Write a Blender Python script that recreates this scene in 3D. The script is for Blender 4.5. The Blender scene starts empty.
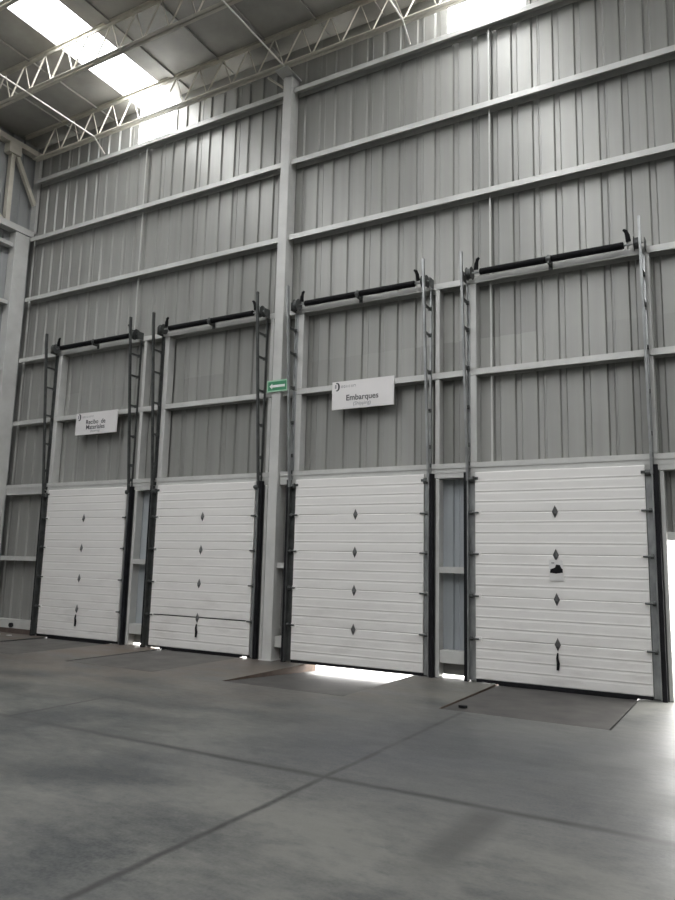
import bpy, bmesh, math, random
from mathutils import Vector, Matrix

S = bpy.context.scene
C = S.collection
random.seed(7)

# ------------------------------------------------------------------ camera
cam_d = bpy.data.cameras.new('camera'); cam = bpy.data.objects.new('camera', cam_d); C.objects.link(cam)
CR = Vector((0.869, 0.494, 0.024)); FW = Vector((-0.492, 0.857, 0.154)).normalized()
yaw, pitch, roll = 0.521, 0.154, 0.024
FW = Vector((-math.sin(yaw)*math.cos(pitch), math.cos(yaw)*math.cos(pitch), math.sin(pitch)))
R0 = Vector((math.cos(yaw), math.sin(yaw), 0)); U0 = R0.cross(FW)
CR = R0*math.cos(roll) + U0*math.sin(roll); CU = U0*math.cos(roll) - R0*math.sin(roll)
M = Matrix((CR, CU, -FW)).transposed().to_4x4(); M.translation = Vector((5.094, -10.504, 1.648))
cam.matrix_world = M
cam_d.sensor_fit = 'HORIZONTAL'; cam_d.sensor_width = 36.0; cam_d.lens = 36.0*728.1/675.0
cam_d.clip_start = 0.05; cam_d.clip_end = 300
S.camera = cam

# ------------------------------------------------------------------ overcast sky, exposure
W = bpy.data.worlds.new('overcast_sky'); S.world = W; W.use_nodes = True
bg = W.node_tree.nodes['Background']; bg.inputs[0].default_value = (1.0, 0.985, 0.955, 1); bg.inputs[1].default_value = 1.0
W.cycles.sampling_method = 'MANUAL'; W.cycles.sample_map_resolution = 256
S.view_settings.view_transform = 'Standard'; S.view_settings.look = 'None'
S.view_settings.gamma = 1.0; S.view_settings.use_curve_mapping = False
S.view_settings.exposure = 4.12
S.cycles.use_denoising = True
S.cycles.max_bounces = 10; S.cycles.diffuse_bounces = 6; S.cycles.glossy_bounces = 4
S.cycles.transparent_max_bounces = 12
S.cycles.caustics_reflective = False; S.cycles.caustics_refractive = False

X_L, X_R, Y_BACK, Z_ROOF = -9.78, 12.8, -24.0, 11.61
SKY = [(-6.35, -5.35), (0.95, 1.95), (8.25, 9.25)]           # roof light strips (x ranges)
def portal(name, loc, rot, sx, sy):
    l = bpy.data.lights.new(name, 'AREA'); l.shape = 'RECTANGLE'; l.size = sx; l.size_y = sy
    l.cycles.is_portal = True
    o = bpy.data.objects.new(name, l); C.objects.link(o); o.location = loc; o.rotation_euler = rot
for a, b in SKY:
    portal('daylight_portal', ((a+b)/2, (Y_BACK+0.2)/2, Z_ROOF+0.10), (0, 0, 0), b-a, 0.2-Y_BACK)
portal('daylight_portal', (4.58, 0.36, 1.02), (math.radians(-90), 0, 0), 1.1, 2.0)

# ------------------------------------------------------------------ materials
class NT:
    def __init__(s, name):
        s.m = bpy.data.materials.new(name); s.m.use_nodes = True; s.t = s.m.node_tree; s.n = s.t.nodes; s.l = s.t.links
        s.b = s.n['Principled BSDF']; s.out = s.n['Material Output']
        s.tc = s.n.new('ShaderNodeTexCoord'); s.geo = s.n.new('ShaderNodeNewGeometry')
    def val(s, x, sock):
        if hasattr(x, 'links') or isinstance(x, bpy.types.NodeSocket): s.l.new(x, sock)
        else: sock.default_value = x
    def math(s, op, a, b=0.0, clamp=False):
        n = s.n.new('ShaderNodeMath'); n.operation = op; n.use_clamp = clamp
        s.val(a, n.inputs[0]); s.val(b, n.inputs[1]); return n.outputs[0]
    def xyz(s):
        n = s.n.new('ShaderNodeSeparateXYZ'); s.l.new(s.geo.outputs['Position'], n.inputs[0]); return n.outputs
    def noise(s, scale, detail=4, stretch=(1, 1, 1), rough=0.55):
        mp = s.n.new('ShaderNodeMapping'); mp.inputs['Scale'].default_value = stretch
        s.l.new(s.geo.outputs['Position'], mp.inputs[0])
        n = s.n.new('ShaderNodeTexNoise'); n.inputs['Scale'].default_value = scale
        n.inputs['Detail'].default_value = detail; n.inputs['Roughness'].default_value = rough
        s.l.new(mp.outputs[0], n.inputs['Vector']); return n.outputs[0]
    def ramp(s, x, p0, p1, c0=0.0, c1=1.0):
        n = s.n.new('ShaderNodeMapRange'); n.clamp = True
        n.inputs[1].default_value = p0; n.inputs[2].default_value = p1; n.inputs[3].default_value = c0; n.inputs[4].default_value = c1
        s.l.new(x, n.inputs[0]); return n.outputs[0]
    def mix(s, f, a, b, mode='MIX'):
        n = s.n.new('ShaderNodeMix'); n.data_type = 'RGBA'; n.blend_type = mode
        s.val(f, n.inputs[0])
        for x, i in ((a, 6), (b, 7)):
            if isinstance(x, bpy.types.NodeSocket): s.l.new(x, n.inputs[i])
            else: n.inputs[i].default_value = (*x, 1)
        return n.outputs[2]
    def color(s, c):
        if isinstance(c, bpy.types.NodeSocket): s.l.new(c, s.b.inputs['Base Color'])
        else: s.b.inputs['Base Color'].default_value = (*c, 1)
    def bump(s, h, strength=0.2, dist=0.01):
        n = s.n.new('ShaderNodeBump'); n.inputs['Strength'].default_value = strength; n.inputs['Distance'].default_value = dist
        s.l.new(h, n.inputs['Height']); s.l.new(n.outputs[0], s.b.inputs['Normal'])

def simple(name, col, rough=0.5, metal=0.0, var=0.18, scale=6.0, stretch=(1, 1, 1), spec=0.5):
    t = NT(name); n = t.noise(scale, 5, stretch)
    dark = tuple(c*(1-var) for c in col); light = tuple(min(1, c*(1+var)) for c in col)
    t.color(t.mix(t.ramp(n, 0.3, 0.7), dark, light))
    t.b.inputs['Roughness'].default_value = rough; t.b.inputs['Metallic'].default_value = metal
    t.b.inputs['Specular IOR Level'].default_value = spec
    return t.m

def sheet_mat(name, base, axis=0):
    t = NT(name); p = t.xyz()
    st = (5, 5, 0.12)
    streak = t.noise(1.0, 5, st); cloud = t.noise(0.5, 4)
    wn = t.n.new('ShaderNodeTexWhiteNoise'); wn.noise_dimensions = '1D'
    cell = t.math('FLOOR', t.math('ADD', p[axis], 0.62)); zc = t.math('FLOOR', t.math('DIVIDE', t.math('ADD', p[2], 0.9), 6.1))
    t.l.new(t.math('ADD', cell, t.math('MULTIPLY', zc, 17.3)), wn.inputs['W'])
    f = t.math('ADD', t.math('MULTIPLY', streak, 0.5), t.math('ADD', t.math('MULTIPLY', cloud, 0.35), t.math('MULTIPLY', wn.outputs[0], 0.25)))
    c = t.mix(t.ramp(f, 0.25, 0.85), tuple(x*0.70 for x in base), tuple(x*1.20 for x in base))
    t.color(c); t.b.inputs['Roughness'].default_value = 0.42; t.b.inputs['Metallic'].default_value = 0.25
    return t.m

SHEET = sheet_mat('galvanized_sheet', (0.315, 0.315, 0.297))
SHEET_L = sheet_mat('galvanized_sheet_left', (0.36, 0.37, 0.37), 1)
SHEET_B = sheet_mat('bluish_lower_sheet', (0.43, 0.46, 0.48))
DECK = simple('roof_deck', (0.34, 0.33, 0.305), 0.6, 0.1, 0.12, 2.0)
GIRT = simple('grey_painted_steel', (0.53, 0.53, 0.51), 0.4, 0.1, 0.10, 3.0)
POST = simple('pale_grey_steel', (0.52, 0.52, 0.50), 0.45, 0.05, 0.08, 3.0)
JOIST = simple('cream_painted_steel', (0.56, 0.53, 0.46), 0.45, 0.0, 0.10, 4.0)
RODM = simple('pale_rod_paint', (0.66, 0.64, 0.59), 0.4, 0.0, 0.08, 4.0)
GALV = simple('galvanized_track_steel', (0.34, 0.35, 0.35), 0.36, 0.65, 0.3, 9.0, (1, 1, 0.4))
DARKM = simple('dark_weathered_steel', (0.07, 0.074, 0.072), 0.45, 0.3, 0.3, 8.0)
BLACK = simple('black_rubber', (0.010, 0.010, 0.012), 0.65, 0.0, 0.3, 8.0, spec=0.2)
SPRING = simple('black_oiled_spring', (0.006, 0.006, 0.007), 0.7, 0.0, 0.2, 20.0, spec=0.15)
STEP = simple('dark_grey_step_plate', (0.075, 0.075, 0.075), 0.45, 0.2, 0.2, 20.0)
SIGN = simple('white_sign_board', (0.70, 0.68, 0.67), 0.4, 0.0, 0.03, 2.0)
INK = simple('dark_sign_ink', (0.05, 0.05, 0.055), 0.5, 0.0, 0.1)
INKG = simple('grey_sign_ink', (0.25, 0.25, 0.26), 0.5, 0.0, 0.1)
GREEN = simple('green_sign_film', (0.05, 0.24, 0.12), 0.35, 0.0, 0.05)
PALEG = simple('pale_green_film', (0.38, 0.62, 0.44), 0.4, 0.0, 0.05)
WHITE = simple('white_film', (0.85, 0.88, 0.85), 0.4, 0.0, 0.02)
PAPER = simple('white_paper', (0.80, 0.79, 0.78), 0.6, 0.0, 0.02)
PLATE = simple('dark_steel_plate', (0.06, 0.057, 0.053), 0.6, 0.2, 0.35, 3.0)
PLATE_D = simple('dusty_steel_plate', (0.095, 0.090, 0.083), 0.65, 0.1, 0.3, 3.0)
RUST = simple('rusty_angle', (0.05, 0.029, 0.018), 0.75, 0.1, 0.4, 7.0)
CURB = simple('stained_curb_concrete', (0.10, 0.075, 0.065), 0.8, 0.0, 0.35, 5.0)
PIT = simple('pit_concrete', (0.05, 0.045, 0.04), 0.85, 0.0, 0.3, 5.0)
YARD = simple('yard_concrete', (0.55, 0.55, 0.53), 0.8, 0.0, 0.1, 1.0)
REAR = simple('hall_wall_sheet', (0.25, 0.25, 0.24), 0.5, 0.1, 0.1, 1.0)

def door_mat():
    t = NT('off_white_door_paint'); p = t.xyz()
    smear = t.noise(2.2, 6, (0.55, 1, 2.2), 0.65); fine = t.noise(14, 4, (0.4, 1, 1.5))
    low = t.ramp(p[2], 0.1, 2.1, 1.0, 0.0)                    # scuffs gather on the lower panels
    d = t.math('MULTIPLY', t.ramp(smear, 0.50, 0.78), t.math('ADD', t.math('MULTIPLY', low, 0.45), 0.10))
    c = t.mix(d, (0.76, 0.745, 0.72), (0.40, 0.375, 0.35))
    c = t.mix(t.math('MULTIPLY', t.ramp(fine, 0.62, 0.8), 0.12), c, (0.42, 0.40, 0.37))
    t.color(c); t.b.inputs['Roughness'].default_value = 0.45
    return t.m
DOOR = door_mat()

def floor_mat():
    t = NT('worn_concrete_floor'); p = t.xyz()
    big = t.noise(0.42, 5, (1, 1, 1), 0.6); mid = t.noise(1.5, 6, (0.5, 1.3, 1), 0.65); fine = t.noise(9, 6, (0.7, 1.3, 1), 0.7)
    f = t.math('ADD', t.math('MULTIPLY', big, 0.45), t.math('ADD', t.math('MULTIPLY', mid, 0.4), t.math('MULTIPLY', fine, 0.28)))
    c = t.mix(t.ramp(f, 0.47, 0.64), (0.030, 0.034, 0.036), (0.130, 0.130, 0.117))
    # darker, bluish tyre-polished zone in front of the two right-hand bays
    gx = t.math('SUBTRACT', 1.0, t.math('ABSOLUTE', t.math('DIVIDE', t.math('SUBTRACT', p[0], 2.6), 2.6)))
    gy = t.math('SUBTRACT', 1.0, t.math('ABSOLUTE', t.math('DIVIDE', t.math('ADD', p[1], 4.0), 2.2)))
    worn = t.math('MULTIPLY', t.ramp(t.math('MINIMUM', gx, gy), 0.0, 0.7), t.ramp(mid, 0.30, 0.62, 0.25, 0.8))
    c = t.mix(worn, c, (0.038, 0.042, 0.050))
    grain = t.noise(45, 3)
    c = t.mix(t.ramp(grain, 0.35, 0.65, 0.0, 0.22), c, (0.16, 0.16, 0.15))
    # brown dust trodden in along the dock front
    br = t.math('MULTIPLY', t.ramp(p[1], -4.6, -1.0), t.ramp(p[0], 2.6, -3.0)); br = t.math('MULTIPLY', br, t.ramp(mid, 0.32, 0.62))
    c = t.mix(t.math('MULTIPLY', br, 0.8), c, (0.150, 0.108, 0.083))
    def line(coord, x0, w, soft):
        return t.ramp(t.math('ABSOLUTE', t.math('SUBTRACT', coord, x0)), w, w+soft, 1.0, 0.0)
    wob = t.math('MULTIPLY', t.math('SUBTRACT', t.noise(2.0, 3), 0.5), 0.05)
    px = t.math('ADD', p[0], wob); py = t.math('ADD', p[1], wob)
    l1 = t.math('MULTIPLY', line(py, -5.32, 0.012, 0.055), t.ramp(p[0], -3.0, 1.0, 0.5, 0.95))
    l2 = t.math('MULTIPLY', line(px, 2.08, 0.010, 0.03), t.ramp(p[1], -2.2, -2.3))
    l3 = t.math('MULTIPLY', line(px, -1.74, 0.010, 0.03), t.math('MULTIPLY', t.ramp(p[1], -5.4, -5.3), t.ramp(p[1], -3.7, -4.3)))
    l4 = t.math('MULTIPLY', line(px, 3.43, 0.06, 0.12), t.math('MULTIPLY', t.ramp(p[1], -5.3, -5.45), t.ramp(p[1], -6.9, -6.2)))
    l4 = t.math('MULTIPLY', l4, 0.55)
    ln = t.math('MAXIMUM', t.math('MAXIMUM', l1, l2), t.math('MAXIMUM', l3, l4))
    ln = t.math('MULTIPLY', ln, t.ramp(fine, 0.25, 0.55, 0.5, 0.9))
    c = t.mix(ln, c, (0.022, 0.022, 0.022))
    t.color(c)
    t.l.new(t.ramp(mid, 0.3, 0.7, 0.40, 0.6), t.b.inputs['Roughness'])
    t.bump(fine, 0.12, 0.01)
    return t.m
FLOOR = floor_mat()

def skylight_mat():
    t = NT('translucent_roof_sheet')
    t.n.remove(t.b)
    tr = t.n.new('ShaderNodeBsdfTransparent'); tr.inputs[0].default_value = (0.97, 0.98, 1, 1)
    tl = t.n.new('ShaderNodeBsdfTranslucent'); tl.inputs[0].default_value = (0.9, 0.92, 0.94, 1)
    mx = t.n.new('ShaderNodeMixShader'); mx.inputs[0].default_value = 0.15
    t.l.new(tr.outputs[0], mx.inputs[1]); t.l.new(tl.outputs[0], mx.inputs[2]); t.l.new(mx.outputs[0], t.out.inputs['Surface'])
    return t.m
SKYM = skylight_mat()

# ------------------------------------------------------------------ mesh builder
ORIG = {}
class MB:
    def __init__(s): s.bm = bmesh.new()
    def _hex(s, v):
        v = [s.bm.verts.new(p) for p in v]
        for f in ((0, 3, 2, 1), (4, 5, 6, 7), (0, 1, 5, 4), (1, 2, 6, 5), (2, 3, 7, 6), (3, 0, 4, 7)): s.bm.faces.new([v[i] for i in f])
    def box(s, x0, x1, y0, y1, z0, z1):
        s._hex([(x0, y0, z0), (x1, y0, z0), (x1, y1, z0), (x0, y1, z0), (x0, y0, z1), (x1, y0, z1), (x1, y1, z1), (x0, y1, z1)]); return s
    def bar(s, a, b, w, d, up=(0, 0, 1)):
        """rectangular bar from a to b, w across, d along the up-ish direction"""
        a, b = Vector(a), Vector(b); n = (b-a).normalized(); u = Vector(up)
        if abs(n.dot(u)) > 0.98: u = Vector((0, 1, 0))
        sx = n.cross(u).normalized(); sy = sx.cross(n).normalized()
        q = [sx*(-w/2)+sy*(-d/2), sx*(w/2)+sy*(-d/2), sx*(w/2)+sy*(d/2), sx*(-w/2)+sy*(d/2)]
        s._hex([a+k for k in q]+[b+k for k in q]); return s
    def tube(s, pts, r, n=8, r_list=None):
        pts = [Vector(p) for p in pts]; rings = []
        for i, p in enumerate(pts):
            d = (pts[min(i+1, len(pts)-1)] - pts[max(i-1, 0)]).normalized()
            u = Vector((0, 0, 1)) if abs(d.z) < 0.9 else Vector((0, 1, 0))
            a = d.cross(u).normalized(); b = d.cross(a).normalized(); rr = r_list[i] if r_list else r
            rings.append([s.bm.verts.new(p + a*rr*math.cos(2*math.pi*k/n) + b*rr*math.sin(2*math.pi*k/n)) for k in range(n)])
        for A, B in zip(rings, rings[1:]):
            for k in range(n): s.bm.faces.new((A[k], A[(k+1) % n], B[(k+1) % n], B[k]))
        s.bm.faces.new(list(reversed(rings[0]))); s.bm.faces.new(rings[-1]); return s
    def prism(s, poly, axis, a, b):
        """closed polygon of 2-d points extruded along an axis between a and b"""
        def P(q, t): return {'x': (t, q[0], q[1]), 'y': (q[0], t, q[1]), 'z': (q[0], q[1], t)}[axis]
        A = [s.bm.verts.new(P(q, a)) for q in poly]; B = [s.bm.verts.new(P(q, b)) for q in poly]; n = len(poly)
        s.bm.faces.new(A); s.bm.faces.new(list(reversed(B)))
        for k in range(n): s.bm.faces.new((A[k], B[k], B[(k+1) % n], A[(k+1) % n]))
        return s
    def build(s, name, mat, parent=None, bevel=0.0, smooth=False):
        bmesh.ops.recalc_face_normals(s.bm, faces=s.bm.faces[:])
        o0 = ORIG.get(parent.name, Vector()) if parent else None
        if parent is None:
            co = [v.co for v in s.bm.verts]
            o0 = Vector(((min(c.x for c in co)+max(c.x for c in co))/2, (min(c.y for c in co)+max(c.y for c in co))/2, min(c.z for c in co)))
        for v in s.bm.verts: v.co -= o0
        me = bpy.data.meshes.new(name); s.bm.to_mesh(me); s.bm.free()
        for m in (mat if isinstance(mat, (list, tuple)) else [mat]): me.materials.append(m)
        if smooth:
            for p in me.polygons: p.use_smooth = True
        o = bpy.data.objects.new(name, me); C.objects.link(o)
        if parent: o.parent = parent; ORIG[o.name] = o0
        else: o.location = o0; ORIG[o.name] = o0
        if bevel:
            bv = o.modifiers.new('bevel', 'BEVEL'); bv.width = bevel; bv.segments = 2; bv.limit_method = 'ANGLE'
        return o
def thing(name, label, cat, loc, group=None):
    o = bpy.data.objects.new(name, None); C.objects.link(o); o.location = loc; o.empty_display_size = 0.1
    ORIG[o.name] = Vector(loc); return tag(o, label, cat, group)
def tag(o, label, cat, group=None):
    o['label'] = label; o['category'] = cat; o['kind'] = 'thing'
    if group: o['group'] = group
    return o
def struct(o): o['kind'] = 'structure'; return o

# ------------------------------------------------------------------ dimensions read off the place
DOORS = [(-8.05, -5.72), (-4.905, -2.575), (-1.725, 0.655), (1.478, 3.852)]
DH = 3.05
GIRTS = {'A': 10.56, 'B': 9.085, 'C': 7.585, 'D': 6.12, 'E': 4.635}
COLX = (-2.28, -2.09)
BAYS = [(-9.5, -2.29), (-2.08, 5.2), (5.46, X_R)]
WY = 0.20                                                    # inner face of the wall sheet

# ------------------------------------------------------------------ floor with the leveler pits cut out
PITS = [(a+0.29, b-0.16) for a, b in DOORS]
PY0 = -2.2
DROP = [0.03, 0.012, 0.135, 0.02]                             # how far each plate dips at the door
m = MB()
xs = [X_L-0.1]; 
for a, b in PITS: xs += [a, b]
xs += [X_R+0.1]
m.box(xs[0], xs[-1], Y_BACK-0.1, PY0, -0.5, 0.0)
for i in range(0, len(xs), 2): m.box(xs[i], xs[i+1], PY0, 0.32, -0.5, 0.0)
struct(m.build('floor', FLOOR))
m = MB()
for a, b in PITS: m.box(a, b, PY0, 0.32, -0.5, -0.42)
struct(m.build('pit_floor', PIT))
struct(MB().box(-60, 60, 0.4, 90, -1.4, -1.2).build('yard_ground', YARD))
struct(MB().box(3.9, 5.3, 0.32, 3.5, -0.25, -0.03).build('landing_floor', YARD))

# ------------------------------------------------------------------ corrugated walls
PITCH = 1/3.0; PH = 2.43; DEP = 0.034
def profile(x0, x1, phase=PH):
    pts = [(x0, 0.0)]
    k = math.ceil((x0-phase)/PITCH - 0.2)
    while phase + k*PITCH < x1 + 0.2:
        c = phase + k*PITCH
        seq = [(c-0.055, 0), (c-0.034, DEP), (c+0.034, DEP), (c+0.055, 0)]
        if k % 3 == 0: seq += [(c+0.060, 0), (c+0.064, -0.008), (c+0.082, -0.008), (c+0.084, 0)]      # side lap of two sheets
        pts += [q for q in seq if x0 < q[0] < x1]
        k += 1
    pts.append((x1, 0.0)); return pts
def sheet(mb, x0, x1, z0, z1, axis='y', at=WY, phase=PH, sign=1):
    pr = profile(x0, x1, phase); T = 0.004
    poly = [(x, at+sign*d) for x, d in pr] + [(x, at+sign*(d+T)) for x, d in reversed(pr)]
    if axis == 'x': poly = [(b, a) for a, b in poly]
    mb.prism(poly, 'z', z0, z1)
m = MB()
sheet(m, X_L, X_R, 6.0, 10.63)
WL = [(-6.35, -5.25), (0.95, 2.30)]                           # translucent sheets added to brighten the wall head under the roof lights
for a, b in ((X_L, WL[0][0]), (WL[0][1], WL[1][0]), (WL[1][1], X_R)): sheet(m, a, b, 10.63, 11.28)
sheet(m, X_L, X_R, 3.12, 6.0)
GAPS = [(X_L, DOORS[0][0]), (DOORS[0][1], DOORS[1][0]), (DOORS[1][1], DOORS[2][0]), (DOORS[2][1], DOORS[3][0])]
for i in (0, 2): sheet(m, GAPS[i][0], GAPS[i][1], 0.0, 3.12)
sheet(m, DOORS[3][1], 4.03, 0.0, 3.12); sheet(m, 4.03, 5.12, 2.06, 3.12); sheet(m, 5.12, X_R, 0.0, 3.12)
struct(m.build('wall_back', SHEET))
for i, (a, b) in enumerate(WL):
    m = MB(); sheet(m, a, b, 10.63, Z_ROOF-0.01); struct(m.build('window_%d' % (i+4), SKYM))  # added daylight panels that whiten the wall head, no windows known there
m = MB()
for i in (1, 3): sheet(m, GAPS[i][0], GAPS[i][1], 0.035, 3.12)
struct(m.build('wall_dock', SHEET_B))
m = MB()                                                      # eaves flashing, bent and torn along its lower edge
SL = [(-3.92, -3.62), (-3.56, -3.40), (-1.96, -1.76), (-1.32, -0.96), (-0.12, 0.14)]
x = X_L
for a, b in sorted(SL + WL) + [(X_R, X_R)]:
    if a > x: m.box(x, a, WY+0.05, WY+0.056, 11.20, Z_ROOF)
    if b > a and (a, b) not in WL: m.box(a, b, WY+0.05, WY+0.056, 11.325, Z_ROOF)
    x = b
struct(m.build('trim_eaves', SHEET))
m = MB(); sheet(m, Y_BACK, WY+0.06, 0.0, Z_ROOF, 'x', X_L+0.02, 0.1, -1); struct(m.build('wall_left', SHEET_L))
struct(MB().box(X_R, X_R+0.05, Y_BACK, WY, 0, Z_ROOF).build('wall_right', REAR))
struct(MB().box(X_L, X_R, Y_BACK-0.05, Y_BACK, 0, Z_ROOF).build('wall_rear', REAR))

# ------------------------------------------------------------------ roof deck, seams and roof lights
m = MB(); x = X_L-0.1
for a, b in SKY + [(X_R+0.1, X_R+0.1)]:
    m.box(x, a, Y_BACK-0.05, WY+0.12, Z_ROOF, Z_ROOF+0.04); x = b
struct(m.build('ceiling', DECK))
JY = [-0.27 - 1.77*k for k in range(14)]
for i, (a, b) in enumerate(SKY):
    m = MB()
    n = 14; ed = [WY+0.12] + [y-0.0 for y in JY[1:]] ; ed = ed[:n]
    m.box(a-0.03, b+0.03, Y_BACK, WY+0.12, Z_ROOF+0.042, Z_ROOF+0.048)
    struct(m.build('window_%d' % (i+1), SKYM))
for sx, w in ((-8.35, .03), (-7.2, .045), (-4.95, .13), (-3.75, .03), (-2.6, .03), (-1.45, .03), (-0.3, .03), (3.1, .03), (4.25, .03)):
    struct(MB().box(sx-w/2, sx+w/2, Y_BACK, WY, Z_ROOF-0.035, Z_ROOF).build('ceiling_seam', DECK))

# ------------------------------------------------------------------ columns, posts, girts, header
def channel(mb, x0, x1, zc, h=0.095, d=WY-0.012, t=0.008):
    """cold-formed girt: web on top, front and back flange hanging down"""
    mb.box(x0, x1, 0.0, d, zc+h/2-t, zc+h/2); mb.box(x0, x1, 0.0, t, zc-h/2, zc+h/2-t); mb.box(x0, x1, d-t, d, zc-h/2, zc+h/2-t)
    return mb
def column(name, x0, x1, y0, y1, z0, z1, mat=POST):
    return struct(MB().box(x0, x1, y0, y1, z0, z1).build(name, mat, bevel=0.012))
column('steel_column', COLX[0], COLX[1], -0.07, 0.19, 0, 10.83)
struct(MB().box(COLX[0]-0.04, COLX[1]+0.04, -0.11, 0.19, 0, 0.012).build('column_base', GIRT))
column('steel_column', 5.22, 5.44, -0.07, 0.19, 0, 10.83)
column('steel_column', X_L+0.03, -9.51, -0.37, 0.0, 0, 9.13)
struct(MB().box(COLX[0]-0.05, COLX[1]+0.05, -0.30, 0.19, 10.832, 10.86).build('column_cap', GIRT))
for k, z in GIRTS.items():
    for a, b in BAYS: struct(channel(MB(), a, b, z-0.02).build('wall_beam', GIRT))
# header channel above the doors
for a, b in BAYS:
    mb = MB(); mb.box(a, b, 0.0, WY-0.012, 3.195, 3.203); mb.box(a, b, 0.002, 0.010, 2.98, 3.195)
    mb.box(a, b, 0.010, WY-0.02, 2.98, 2.986); mb.box(a, b, WY-0.02, WY-0.012, 2.98, 3.195)
    mb.box(a, b, -0.004, 0.002, 3.055, 3.203); mb.box(a, b, -0.016, -0.004, 3.125, 3.203)
    struct(mb.build('door_lintel_beam', POST))
PW = []                                                       # jamb posts beside the doors
for a, b in DOORS:
    PW += [(a-0.09, a+(0.03 if a < 1 else -0.008)), (b+0.163, b+0.238)]
for a, b in PW:
    if a > 1 and a < 2: b += 0.03
    for z0, z1 in ((0.0, 2.97), (3.206, GIRTS['E']-0.07), (GIRTS['E']+0.03, GIRTS['D']-0.07)):
        if a > 3.9 and z0 < 1: column('jamb_post_column', 3.99, 4.085, 0.004, WY-0.012, z0, z1); continue
        column('jamb_post_column', a-(0.07 if a > 3.9 else 0), b-(0.07 if a > 3.9 else 0), 0.004, WY-0.012, z0, z1)
for a, b in DOORS:
    struct(MB().box(b-0.07, b+0.182, 0.0005, 0.0018, 0.0, 2.985).build('jamb_trim', DARKM))
LOW = [(-9.5, DOORS[0][0]-0.1), (DOORS[0][1]+0.245, DOORS[1][0]-0.1), (DOORS[1][1]+0.29, -2.285),
       (-2.085, DOORS[2][0]-0.095), (DOORS[2][1]+0.245, DOORS[3][0]-0.1)]
for i, (a, b) in enumerate(LOW):
    if b-a < 0.03: continue
    struct(channel(MB(), a, b, 1.585).build('wall_beam', GIRT))
    z = 0.32 if i else 0.20
    struct(MB().box(a, b, 0.02, WY-0.012, z-0.10, z+0.08).build('sill_beam', GIRT))
    if i in (1, 4): struct(MB().box(a, b, WY-0.02, WY-0.012, 0.036, z-0.11).build('sill_flashing_trim', SHEET))
struct(channel(MB(), 4.09, 5.2, 2.10, 0.11).build('opening_lintel_beam', POST))
struct(MB().box(X_L+0.03, DOORS[0][0]-0.12, 0.0, WY-0.005, 0.0, 0.10).build('curb', CURB))
# girts of the left wall
for z in (8.80, 7.40, 5.85, 4.35, 2.9, 1.45):
    struct(MB().box(X_L+0.055, -9.56, Y_BACK, -0.385, z-0.045, z+0.045).build('wall_beam', GIRT))

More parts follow.
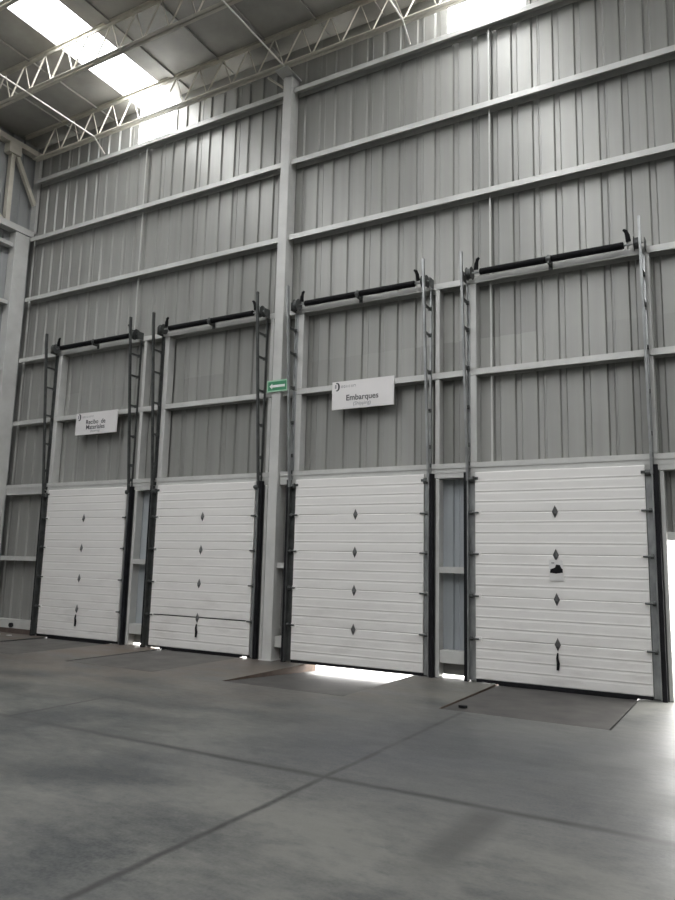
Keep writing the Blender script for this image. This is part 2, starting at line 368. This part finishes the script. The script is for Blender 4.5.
# ------------------------------------------------------------------ sectional dock doors
def rib_profile(z0, z1, y0=-0.034, y1=0.0, gap=0.004):
    """front face of one door section with three pressed grooves and a notch along the lower joint"""
    pts = [(y1, z0), (y1-0.012, z0), (y1-0.012, z0+gap), (y0+0.006, z0+gap), (y0, z0+gap+0.010)]
    h = (z1-z0)/4
    for k in (1, 2, 3):
        c = z0 + k*h
        pts += [(y0, c-0.030), (y0+0.003, c-0.008), (y0+0.003, c+0.000), (y0-0.002, c+0.014), (y0-0.002, c+0.020), (y0, c+0.034)]
    pts += [(y0, z1-0.012), (y0+0.006, z1), (y1, z1)]
    return pts
DL = ['white ribbed sectional door below the Recibo de Materiales sign',
      'white ribbed sectional door beside the tall column, dark open joint across its lower part',
      'white ribbed sectional door below the Embarques sign, daylight showing under it',
      'white ribbed sectional door with a paper notice taped to its middle']
def dock_door(i):
    a, b = DOORS[i]; cx = (a+b)/2
    t = thing('sectional_door', DL[i], 'door', (cx, -0.017, 0.0), 'white sectional dock doors')
    sag = 0.014 if i == 1 else 0.004
    secs = []
    for k in range(5):
        z0, z1 = 0.045 if k == 0 else k*0.61, (k+1)*0.61
        secs.append(MB().prism(rib_profile(z0, z1, gap=sag if k == 1 else 0.003), 'x', a+0.004, b-0.004).build('door_section', DOOR, t))
    sa, sb = (PITS[i] if i == 1 else (a+0.01, b-0.01)); q = MB().box(a+0.01, b-0.01, -0.038, -0.002, 0.024, 0.046); q.box(sa, sb, -0.038, -0.002, 0.004, 0.0235)
    if i != 2:                                                # rubber blade resting on the dock plate
        q.box(PITS[i][0]+0.04, PITS[i][1]-0.04, -0.024, -0.014, -0.8925*DROP[i]+0.0006, 0.006)
    q.build('bottom_seal', BLACK, t)
    if i == 1: MB().box(a+0.006, b-0.006, -0.036, -0.0125, 0.6115, 0.623).build('joint_shade_strip', BLACK, secs[1])['label'] = 'black strip for the shade in an open joint between two door sections'  # black strip laid in the notch as the open joint's painted shade
    zs = [0.61, 1.22, 1.83, 2.44]; hx = cx-0.012
    for z in zs:
        mb = MB(); y = -0.036
        w, h, d = 0.043, 0.092, 0.034
        v = [mb.bm.verts.new(p) for p in ((hx-w, y, z), (hx, y, z-h), (hx+w, y, z), (hx, y, z+h), (hx, y-d, z-0.02), (hx-w*.5, y-d*.6, z-0.03), (hx+w*.5, y-d*.6, z-0.03))]
        for f in ((0, 5, 4, 3), (3, 4, 6, 2), (0, 1, 5), (5, 1, 4), (4, 1, 6), (6, 1, 2), (0, 3, 2, 1)): mb.bm.faces.new([v[q] for q in f])
        mb.build('step_plate', STEP, secs[int(round(z/0.61))])['label'] = 'dark diamond-shaped step plate'
    if i != 2:
        mb = MB(); mb.tube([(hx, -0.05, 0.50), (hx-0.006, -0.056, 0.43), (hx+0.004, -0.052, 0.36), (hx-0.004, -0.05, 0.27)], 0.02, 8, [0.010, 0.017, 0.022, 0.018]); mb.build('pull_strap', BLACK, secs[0])['label'] = 'black hanging pull strap'
    for s, xe in ((-1, a), (1, b)):
        for z in zs:
            h = MB(); h.box(min(xe, xe-s*0.09), max(xe, xe-s*0.09), -0.040, -0.0345, z-0.035, z+0.035)
            hp = h.build('hinge_plate', DOOR, t)
            h = MB(); h.tube([(xe-s*0.06, -0.052, z), (xe+s*0.075, -0.052, z)], 0.013, 8); h.tube([(xe+s*0.035, -0.052, z), (xe+s*0.075, -0.052, z)], 0.030, 12)
            h.build('track_roller', DARKM, hp)
        h = MB(); h.box(min(xe, xe-s*0.05), max(xe, xe-s*0.05), -0.043, -0.0345, 2.935, 2.975); h.tube([(xe+s*0.01, -0.06, 2.94), (xe+s*0.075, -0.06, 2.94)], 0.045, 12)
        h.build('top_bracket', DARKM, t)
    return t
for i in range(4): dock_door(i)

# ------------------------------------------------------------------ high-lift tracks
TL = {(0, -1): 'tall ladder-like steel track on the left edge of the Recibo de Materiales door',
      (0, 1): 'tall ladder-like steel track on the right edge of the Recibo de Materiales door',
      (1, -1): 'tall steel track on the left edge of the door with the dark open joint',
      (1, 1): 'tall dark steel track standing close against the left side of the column',
      (2, -1): 'tall dark steel track standing close against the right side of the column',
      (2, 1): 'tall galvanized track on the right edge of the Embarques door',
      (3, -1): 'tall galvanized track on the left edge of the door with the paper notice',
      (3, 1): 'tall galvanized track beside the bright open doorway'}
def rail_y(z): return -0.085 - max(0, z-2.9)*0.075
def track(i, s):
    xe = DOORS[i][0] if s < 0 else DOORS[i][1]
    x = xe + s*0.095
    t = thing('door_track', TL[(i, s)], 'door track', (x, -0.06, 0.0), 'high lift tracks of the dock doors')
    up = GALV if i >= 2 else DARKM
    # lower roller track: C-shaped galvanized rail hugging the door edge
    q = MB(); x0, x1 = sorted((xe+s*0.004, xe+s*0.105))
    q.box(x0, x1, -0.012, -0.004, 0.02, 2.92); o0, o1 = sorted((xe+s*0.097, xe+s*0.105)); q.box(o0, o1, -0.095, -0.012, 0.02, 2.92)
    o0, o1 = sorted((xe+s*0.088, xe+s*0.097)); q.box(o0, o1, -0.095, -0.087, 0.02, 2.92)
    q.build('lower_rail', DARKM if s < 0 and i < 3 else GALV, t)
    q = MB(); o0, o1 = sorted((xe+s*0.108, xe+s*0.163)); q.box(o0, o1, -0.075, -0.002, 0.0, 3.05); q.build('rubber_seal', BLACK, t)
    # inclined upper rail
    q = MB(); Z = [2.92, 4.5, 6.2, 6.46]
    for za, zb in zip(Z, Z[1:]):
        q.bar((x, rail_y(za), za), (x, rail_y(zb) if zb < 6.3 else rail_y(6.2)-0.012, zb), 0.034, 0.05, (0, 1, 0))
    q.build('upper_rail', up, t)
    # wall angle that carries it
    q = MB(); q.box(x-0.022, x+0.022, -0.008, -0.001, 3.06, 6.06); k0, k1 = sorted((x+s*0.016, x+s*0.022)); q.box(k0, k1, -0.05, -0.008, 3.06, 6.06)
    wa = q.build('wall_angle', GALV if i >= 2 else DARKM, t)
    for z in (3.18, 3.47, 4.05, 4.67, 5.28, 5.72):
        y = rail_y(z); q = MB(); q.box(x-0.014, x+0.014, y+0.02, -0.045, z-0.018, z+0.018)
        q.box(x-0.024, x+0.024, -0.07, -0.045, z-0.03, z+0.03)
        q.build('track_bracket', DARKM, wa)
    return t
for i in range(4):
    for s in (-1, 1): track(i, s)

# ------------------------------------------------------------------ torsion spring shafts
SPL = ['black torsion spring shaft high above the Recibo de Materiales sign',
       '',
       'black torsion spring shaft high above the Embarques sign',
       'black torsion spring shaft above the door with the paper notice']
SPL[1] = 'black torsion spring shaft above the signless door just left of the column'
def spring(i):
    a, b = DOORS[i]; cx = (a+b)/2; y, z = -0.13, 6.165
    t = thing('spring_shaft', SPL[i], 'torsion spring', (cx, y, z), 'torsion spring shafts of the dock doors')
    MB().tube([(a-0.12, y, z), (b+0.12, y, z)], 0.014, 10).build('shaft', GALV, t)
    for x0, x1 in ((a+0.13, cx-0.035), (cx+0.035, b-0.14)):
        n = 70; L = x1-x0
        pts = [(x0+L*k/n, y, z) for k in range(n+1)]; rl = [0.049 + (0.004 if k % 2 else 0) - (0.010 if k in (0, n) else 0) for k in range(n+1)]
        MB().tube(pts, 0.045, 12, rl).build('coil_spring', SPRING, t)
    q = MB(); q.box(cx-0.03, cx+0.03, -0.02, -0.004, z-0.12, z+0.07); q.box(cx-0.012, cx+0.012, y-0.04, -0.02, z-0.075, z+0.055); q.tube([(cx-0.034, y, z), (cx+0.034, y, z)], 0.056, 14)
    q.build('center_bracket', DARKM, t)
    for s, xe in ((-1, a), (1, b)):
        xd = xe + s*0.035
        q = MB(); q.tube([(xd-0.04, y, z), (xd-0.03, y, z), (xd+0.03, y, z), (xd+0.04, y, z)], 0.1, 20, [0.105, 0.08, 0.08, 0.105]); q.build('cable_drum', DARKM, t)
        q = MB(); xp = xe + s*0.135; q.box(xp-0.005, xp+0.005, y-0.045, -0.002, z-0.10, z+0.05); q.build('end_plate', DARKM, t)
        q = MB(); xh = xe - s*0.075
        q.tube([(xh, y-0.02, z+0.04), (xh-s*0.01, y-0.03, z+0.13), (xh-s*0.03, y-0.04, z+0.19), (xh-s*0.06, y-0.04, z+0.215)], 0.02, 8, [0.035, 0.032, 0.026, 0.018]); q.build('bumper_spring', SPRING, t)
    return t
for i in range(4): spring(i)

# dock leveler plates in the pits
LV = ['dark steel dock plate in the floor at the farthest left door',
      'dark steel dock plate in front of the door with the dark open joint',
      'dark steel dock plate sloping down under the door with daylight beneath',
      'dark steel dock plate in front of the door with the paper notice']
for i, (a, b) in enumerate(PITS):
    t = thing('dock_plate', LV[i], 'dock leveler', ((a+b)/2, -1.0, -0.05), 'dock leveler plates')
    g0, g1 = 0.035, 0.035
    y0, y1 = PY0+0.03, 0.24; d = DROP[i]
    q = MB(); q._hex([(a+g0, y0, -0.032), (b-g1, y0, -0.032), (b-g1, y1, -0.03-d), (a+g0, y1, -0.03-d), (a+g0, y0, -0.004), (b-g1, y0, -0.004), (b-g1, y1, -d), (a+g0, y1, -d)])
    q.build('deck_plate', PLATE if i > 1 else PLATE_D, t)
    q = MB(); q.tube([(a+g0, PY0+0.015, -0.02), (b-g1, PY0+0.015, -0.02)], 0.011, 8); q.build('hinge', DARKM, t)
    q = MB(); q._hex([(a+g0+0.02, y1+0.004, -d-0.06), (b-g1-0.02, y1+0.004, -d-0.06), (b-g1-0.02, y1+0.03, -d-0.34), (a+g0+0.02, y1+0.03, -d-0.34), (a+g0+0.02, y1+0.004, -d-0.03), (b-g1-0.02, y1+0.004, -d-0.03), (b-g1-0.02, y1+0.05, -d-0.33), (a+g0+0.02, y1+0.05, -d-0.33)])
    q.build('lip', PLATE, t)
    for xw, nm in ((a, 0), (b-0.012, 1)):
        struct(MB().box(xw, xw+0.012, PY0, 0.30, -0.35, -0.002).build('pit_edge_trim', RUST if (i, nm) in ((2, 0), (3, 0)) else DARKM))

# ------------------------------------------------------------------ signs
def text(s, size, loc, mat, parent, name='lettering', bold=0.0, align='CENTER'):
    cu = bpy.data.curves.new(name, 'FONT'); cu.body = s; cu.size = size; cu.align_x = align; cu.align_y = 'CENTER'; cu.extrude = 0.001; cu.offset = bold
    tmp = bpy.data.objects.new('tmp', cu); C.objects.link(tmp)
    dg = bpy.context.evaluated_depsgraph_get(); me = bpy.data.meshes.new_from_object(tmp.evaluated_get(dg))
    bpy.data.objects.remove(tmp); bpy.data.curves.remove(cu)
    o = bpy.data.objects.new(name, me); C.objects.link(o); me.materials.clear(); me.materials.append(mat)
    o.parent = parent; o.location = Vector(loc) - ORIG[parent.name]; o.rotation_euler = (math.pi/2, 0, 0); return o
def board(x0, x1, z0, z1, label):
    cx, cz = (x0+x1)/2, (z0+z1)/2; y = -0.03
    t = thing('hanging_sign', label, 'sign', (cx, y, z0), 'white bay signs')
    bd = MB().box(x0, x1, y, y+0.022, z0, z1).build('sign_board', SIGN, t, bevel=0.003)
    w, h = x1-x0, z1-z0; f = y-0.002
    # ring-shaped mark with an open left side, and the small grey line of letters beside it
    mk = MB(); mx, mz, R = x0+0.075*w*1.1, z1-0.19*h, 0.092*h/0.5*0.62
    n = 20; prev = None
    for k in range(n+1):
        an = math.radians(115 - 230*k/n); wd = 0.036*math.sin(math.pi*(0.12+0.76*k/n))
        o = (mx+R*math.cos(an), mz+R*1.35*math.sin(an)); q = (mx+(R-wd)*math.cos(an), mz+(R*1.35-wd)*math.sin(an))
        cur = [mk.bm.verts.new((p[0], yy, p[1])) for p in (o, q) for yy in (f, y-0.0005)]
        if prev:
            for g in ((0, 2), (2, 3), (3, 1), (1, 0)): mk.bm.faces.new((prev[g[0]], prev[g[1]], cur[g[1]], cur[g[0]]))
        prev = cur
    mk.build('logo', INK, bd)
    lm = MB(); lm.box(mx-R*0.75, mx-R*0.2, f, y-0.0005, mz-R*0.5, mz+R*0.75); lm.build('logo_inner', INKG, bd)
    return bd, w, h, f
t, w, h, f = board(-1.05, 0.115, 4.215, 4.70, 'white Embarques sign above the door with daylight under it')
def small_marks(t, x0, x1, z, hh, f):
    q = MB(); x = x0; rnd = random.Random(3)
    while x < x1:
        ww = 0.018 + 0.016*rnd.random(); q.box(x, x+0.006, f, f+0.0015, z, z+hh)
        k = rnd.random()
        if k > 0.3: q.box(x+0.006, x+ww, f, f+0.0015, z+hh-0.007, z+hh)
        if k > 0.5: q.box(x+0.006, x+ww, f, f+0.0015, z, z+0.007)
        if k < 0.7: q.box(x+ww, x+ww+0.005, f, f+0.0015, z, z+hh)
        x += ww + 0.024
    q.build('small_lettering', INKG, t)
small_marks(t, -0.87, -0.58, 4.585, 0.04, f)
text('Embarques', 0.138, (-0.47, f, 4.40), INK, t, bold=0.0015)
text('(Shipping)', 0.085, (-0.47, f, 4.295), INKG, t)
t, w, h, f = board(-7.37, -6.15, 4.195, 4.665, 'white Recibo de Materiales sign above the farthest left door')
small_marks(t, -7.17, -6.87, 4.555, 0.035, f)
text('Recibo  de', 0.135, (-6.77, f, 4.455), INK, t, bold=0.0015)
text('Materiales', 0.135, (-6.77, f, 4.345), INK, t, bold=0.0015)
text('(Receiving)', 0.062, (-6.77, f, 4.262), INKG, t)

y = -0.10
t = thing('arrow_sign', 'small green exit route sign with white arrow fixed across the column', 'sign', (-2.135, y, 4.62))
bd = MB().box(-2.365, -1.925, y, y+0.012, 4.635, 4.845).build('sign_board', PALEG, t)
MB().box(-2.34, -1.95, y-0.0015, y-0.0002, 4.66, 4.82).build('sign_field', GREEN, bd)
q = MB(); q.prism([(-2.310, 4.735), (-2.25, 4.785), (-2.25, 4.757), (-1.98, 4.757), (-1.98, 4.713), (-2.25, 4.713), (-2.25, 4.685)], 'y', y-0.004, y-0.0017); q.build('arrow', WHITE, bd)
q = MB(); q.box(-2.22, -2.13, y+0.012, -0.071, 4.70, 4.78); q.build('mount', GALV, t)

# paper notice taped to the fourth door
t = thing('paper_notice', 'white paper notice with dark picture band on the door beside the open doorway', 'notice', (2.66, -0.042, 1.48))
q = MB(); q._hex([(2.565, -0.049, 1.475), (2.755, -0.049, 1.475), (2.755, -0.045, 1.475), (2.565, -0.045, 1.475), (2.565, -0.092, 1.765), (2.755, -0.092, 1.765), (2.755, -0.088, 1.765), (2.565, -0.088, 1.765)]); q.build('sheet', PAPER, t)
def on_sheet(poly, name, mat):
    q = MB(); yz = lambda z: -0.0495 - (z-1.475)*0.043/0.29
    A = [q.bm.verts.new((x, yz(z)-0.0012, z)) for x, z in poly]; B = [q.bm.verts.new((x, yz(z), z)) for x, z in poly]; n = len(poly)
    q.bm.faces.new(A); q.bm.faces.new(B[::-1])
    for k in range(n): q.bm.faces.new((A[k], B[k], B[(k+1) % n], A[(k+1) % n]))
    q.build(name, mat, t)
on_sheet([(2.572, 1.585), (2.585, 1.635), (2.645, 1.655), (2.665, 1.70), (2.715, 1.695), (2.735, 1.65), (2.750, 1.64), (2.750, 1.590), (2.66, 1.575)], 'printed_picture', BLACK)
on_sheet([(2.60, 1.713), (2.64, 1.713), (2.64, 1.728), (2.60, 1.728)], 'printed_line', INKG)

# ------------------------------------------------------------------ roof joists
def joist(k, y, label):
    zb, zt = 10.88, 11.525; x0, x1 = -9.22, X_R
    t = thing('roof_joist', label, 'roof joist', (x0, y, zb), 'open web roof joists')
    q = MB()
    for s in (-1, 1):
        q.box(x0, x1, min(y+s*0.01, y+s*0.075), max(y+s*0.01, y+s*0.075), zb, zb+0.008); q.box(x0, x1, min(y+s*0.01, y+s*0.018), max(y+s*0.01, y+s*0.018), zb+0.008, zb+0.07)
    q.build('bottom_chord', JOIST, t)
    q = MB()
    for s in (-1, 1):
        q.box(x0-0.4, x1, min(y+s*0.01, y+s*0.06), max(y+s*0.01, y+s*0.06), zt+0.066, zt+0.074); q.box(x0-0.4, x1, min(y+s*0.01, y+s*0.018), max(y+s*0.01, y+s*0.018), zt, zt+0.066)
    q.build('top_chord', JOIST, t)
    P = 0.62; n = int(min(x1-x0, 17.6)/P)
    q = None
    for j in range(n):
        xa = x0 + 0.25 + j*P
        MB().bar((xa, y, zb+0.03), (xa+P*0.62, y, zt+0.04), 0.014, 0.030, (0, 1, 0)).build('web_member', JOIST, t)
        MB().bar((xa+P*0.62, y, zt+0.04), (xa+P, y, zb+0.03), 0.012, 0.020, (0, 1, 0)).build('web_member', JOIST, t)
    return t
JLAB = ['cream open web joist resting on the column top along the wall', 'cream open web joist second out from the wall', 'cream open web joist third out from the wall, at the upper left corner']
for k in range(3): joist(k, JY[k], JLAB[k])

# bridging rods across the joists
BL = {-7.15: 'thin pale bridging rod crossing two joists left of the roof light', -2.12: 'pale bridging rod running to the column top', 0.34: 'pale bridging rod crossing the joist right of the column top'}
for x, lb in BL.items():
    q = MB(); y1 = 0.02 if x < -3 or x > 0 else -0.12
    z1 = 10.62 if x > 0 or x < -3 else 10.865
    q.tube([(x, -6.5, 10.865), (x, -0.35, 10.865), (x, y1 if z1 > 10.7 else -0.014, z1)], 0.016, 8)
    tag(q.build('bridging_rod', RODM), lb, 'bridging rod', 'bridging rods of the roof')
# knee brace of the column
q = MB(); q.bar((-2.31, -0.03, 10.65), (-2.56, -0.20, 10.84), 0.03, 0.03); tag(q.build('knee_brace', JOIST), 'short cream brace from column top up to the joist', 'brace')

# sag rods hanging between the girts
SR = [(-5.95, 'left of the column'), (1.71, 'right of the column')]
LV2 = ['A', 'B', 'C', 'D', 'E']
NM = {('A', 'B'): 'topmost panel row', ('B', 'C'): 'second panel row from top', ('C', 'D'): 'third panel row from top', ('D', 'E'): 'panel row below the spring shaft', ('E', 'F'): 'panel row just above the door'}
for x, side in SR:
    for a, b in (('A', 'B'), ('B', 'C'), ('C', 'D'), ('D', 'E'), ('E', 'F')):
        if x < 0 and a in 'DE': continue
        za = GIRTS[a]-0.07; zb = GIRTS[b]+0.03 if b != 'F' else 3.205
        q = MB().box(x-0.013, x+0.013, 0.085, 0.111, zb, za); tag(q.build('sag_rod', POST), 'pale vertical sag rod in the %s, %s' % (NM[(a, b)], side), 'sag rod', 'sag rods of the wall')

# ------------------------------------------------------------------ girder along the left wall
t = thing('eaves_girder', 'pale steel girder with post and diagonal high in the left corner', 'girder', (-9.62, -0.5, 9.14))
MB().box(X_L+0.045, -9.50, -12.0, 0.1, 9.15, 9.30).build('bottom_chord', POST, t)
MB().box(X_L+0.045, -9.54, -12.0, 0.15, 11.23, 11.36).build('top_chord', JOIST, t)
for yy in (-0.58, -2.9, -5.2): MB().box(-9.70, -9.58, yy-0.055, yy+0.055, 9.31, 11.22).build('post', JOIST, t)
for yy in (-0.58, -2.9, -5.2): MB().box(-9.72, -9.52, yy-0.16, yy+0.16, 10.98, 11.225).build('gusset', JOIST, t)
MB().bar((-9.62, -0.46, 10.98), (-9.62, 0.11, 10.0), 0.09, 0.09, (1, 0, 0)).build('diagonal', JOIST, t)
MB().bar((-9.62, -0.70, 9.32), (-9.62, -2.8, 11.1), 0.07, 0.07, (1, 0, 0)).build('diagonal', JOIST, t)
MB().box(-9.72, -9.55, 0.115, 0.185, 9.31, 11.22).build('corner_post', GIRT, t)

# ------------------------------------------------------------------ small things on the floor and wall foot
q = MB().tube([(-8.93, -0.03, 0.165), (-8.93, 0.02, 0.165)], 0.05, 14); tag(q.build('pipe_stub', BLACK), 'black round pipe stub at the wall foot left of the doors', 'pipe')
for x, yy, r, lb in ((-8.85, -0.36, 0.4, 'small white paper scrap on the floor below the pipe stub'), (-8.52, -0.33, 1.1, 'small white paper scrap on the floor nearer the door track')):
    q = MB(); pts = [(x+0.08*math.cos(r+k*1.047)*(1 if k % 2 else .75), yy+0.055*math.sin(r+k*1.047)) for k in range(6)]
    q.prism(pts, 'z', 0.001, 0.006); tag(q.build('paper_scrap', PAPER), lb, 'litter', 'paper scraps on the floor')
q = MB(); rnd = random.Random(5)
q.prism([(2.0+0.05*math.cos(k*0.9)*(0.8+0.4*rnd.random()), -2.0+0.035*math.sin(k*0.9)*(0.8+0.4*rnd.random())) for k in range(7)], 'z', 0.001, 0.03)
tag(q.build('wooden_chip', BLACK), 'small dark chip lying on the dock plate by the notice door', 'debris')
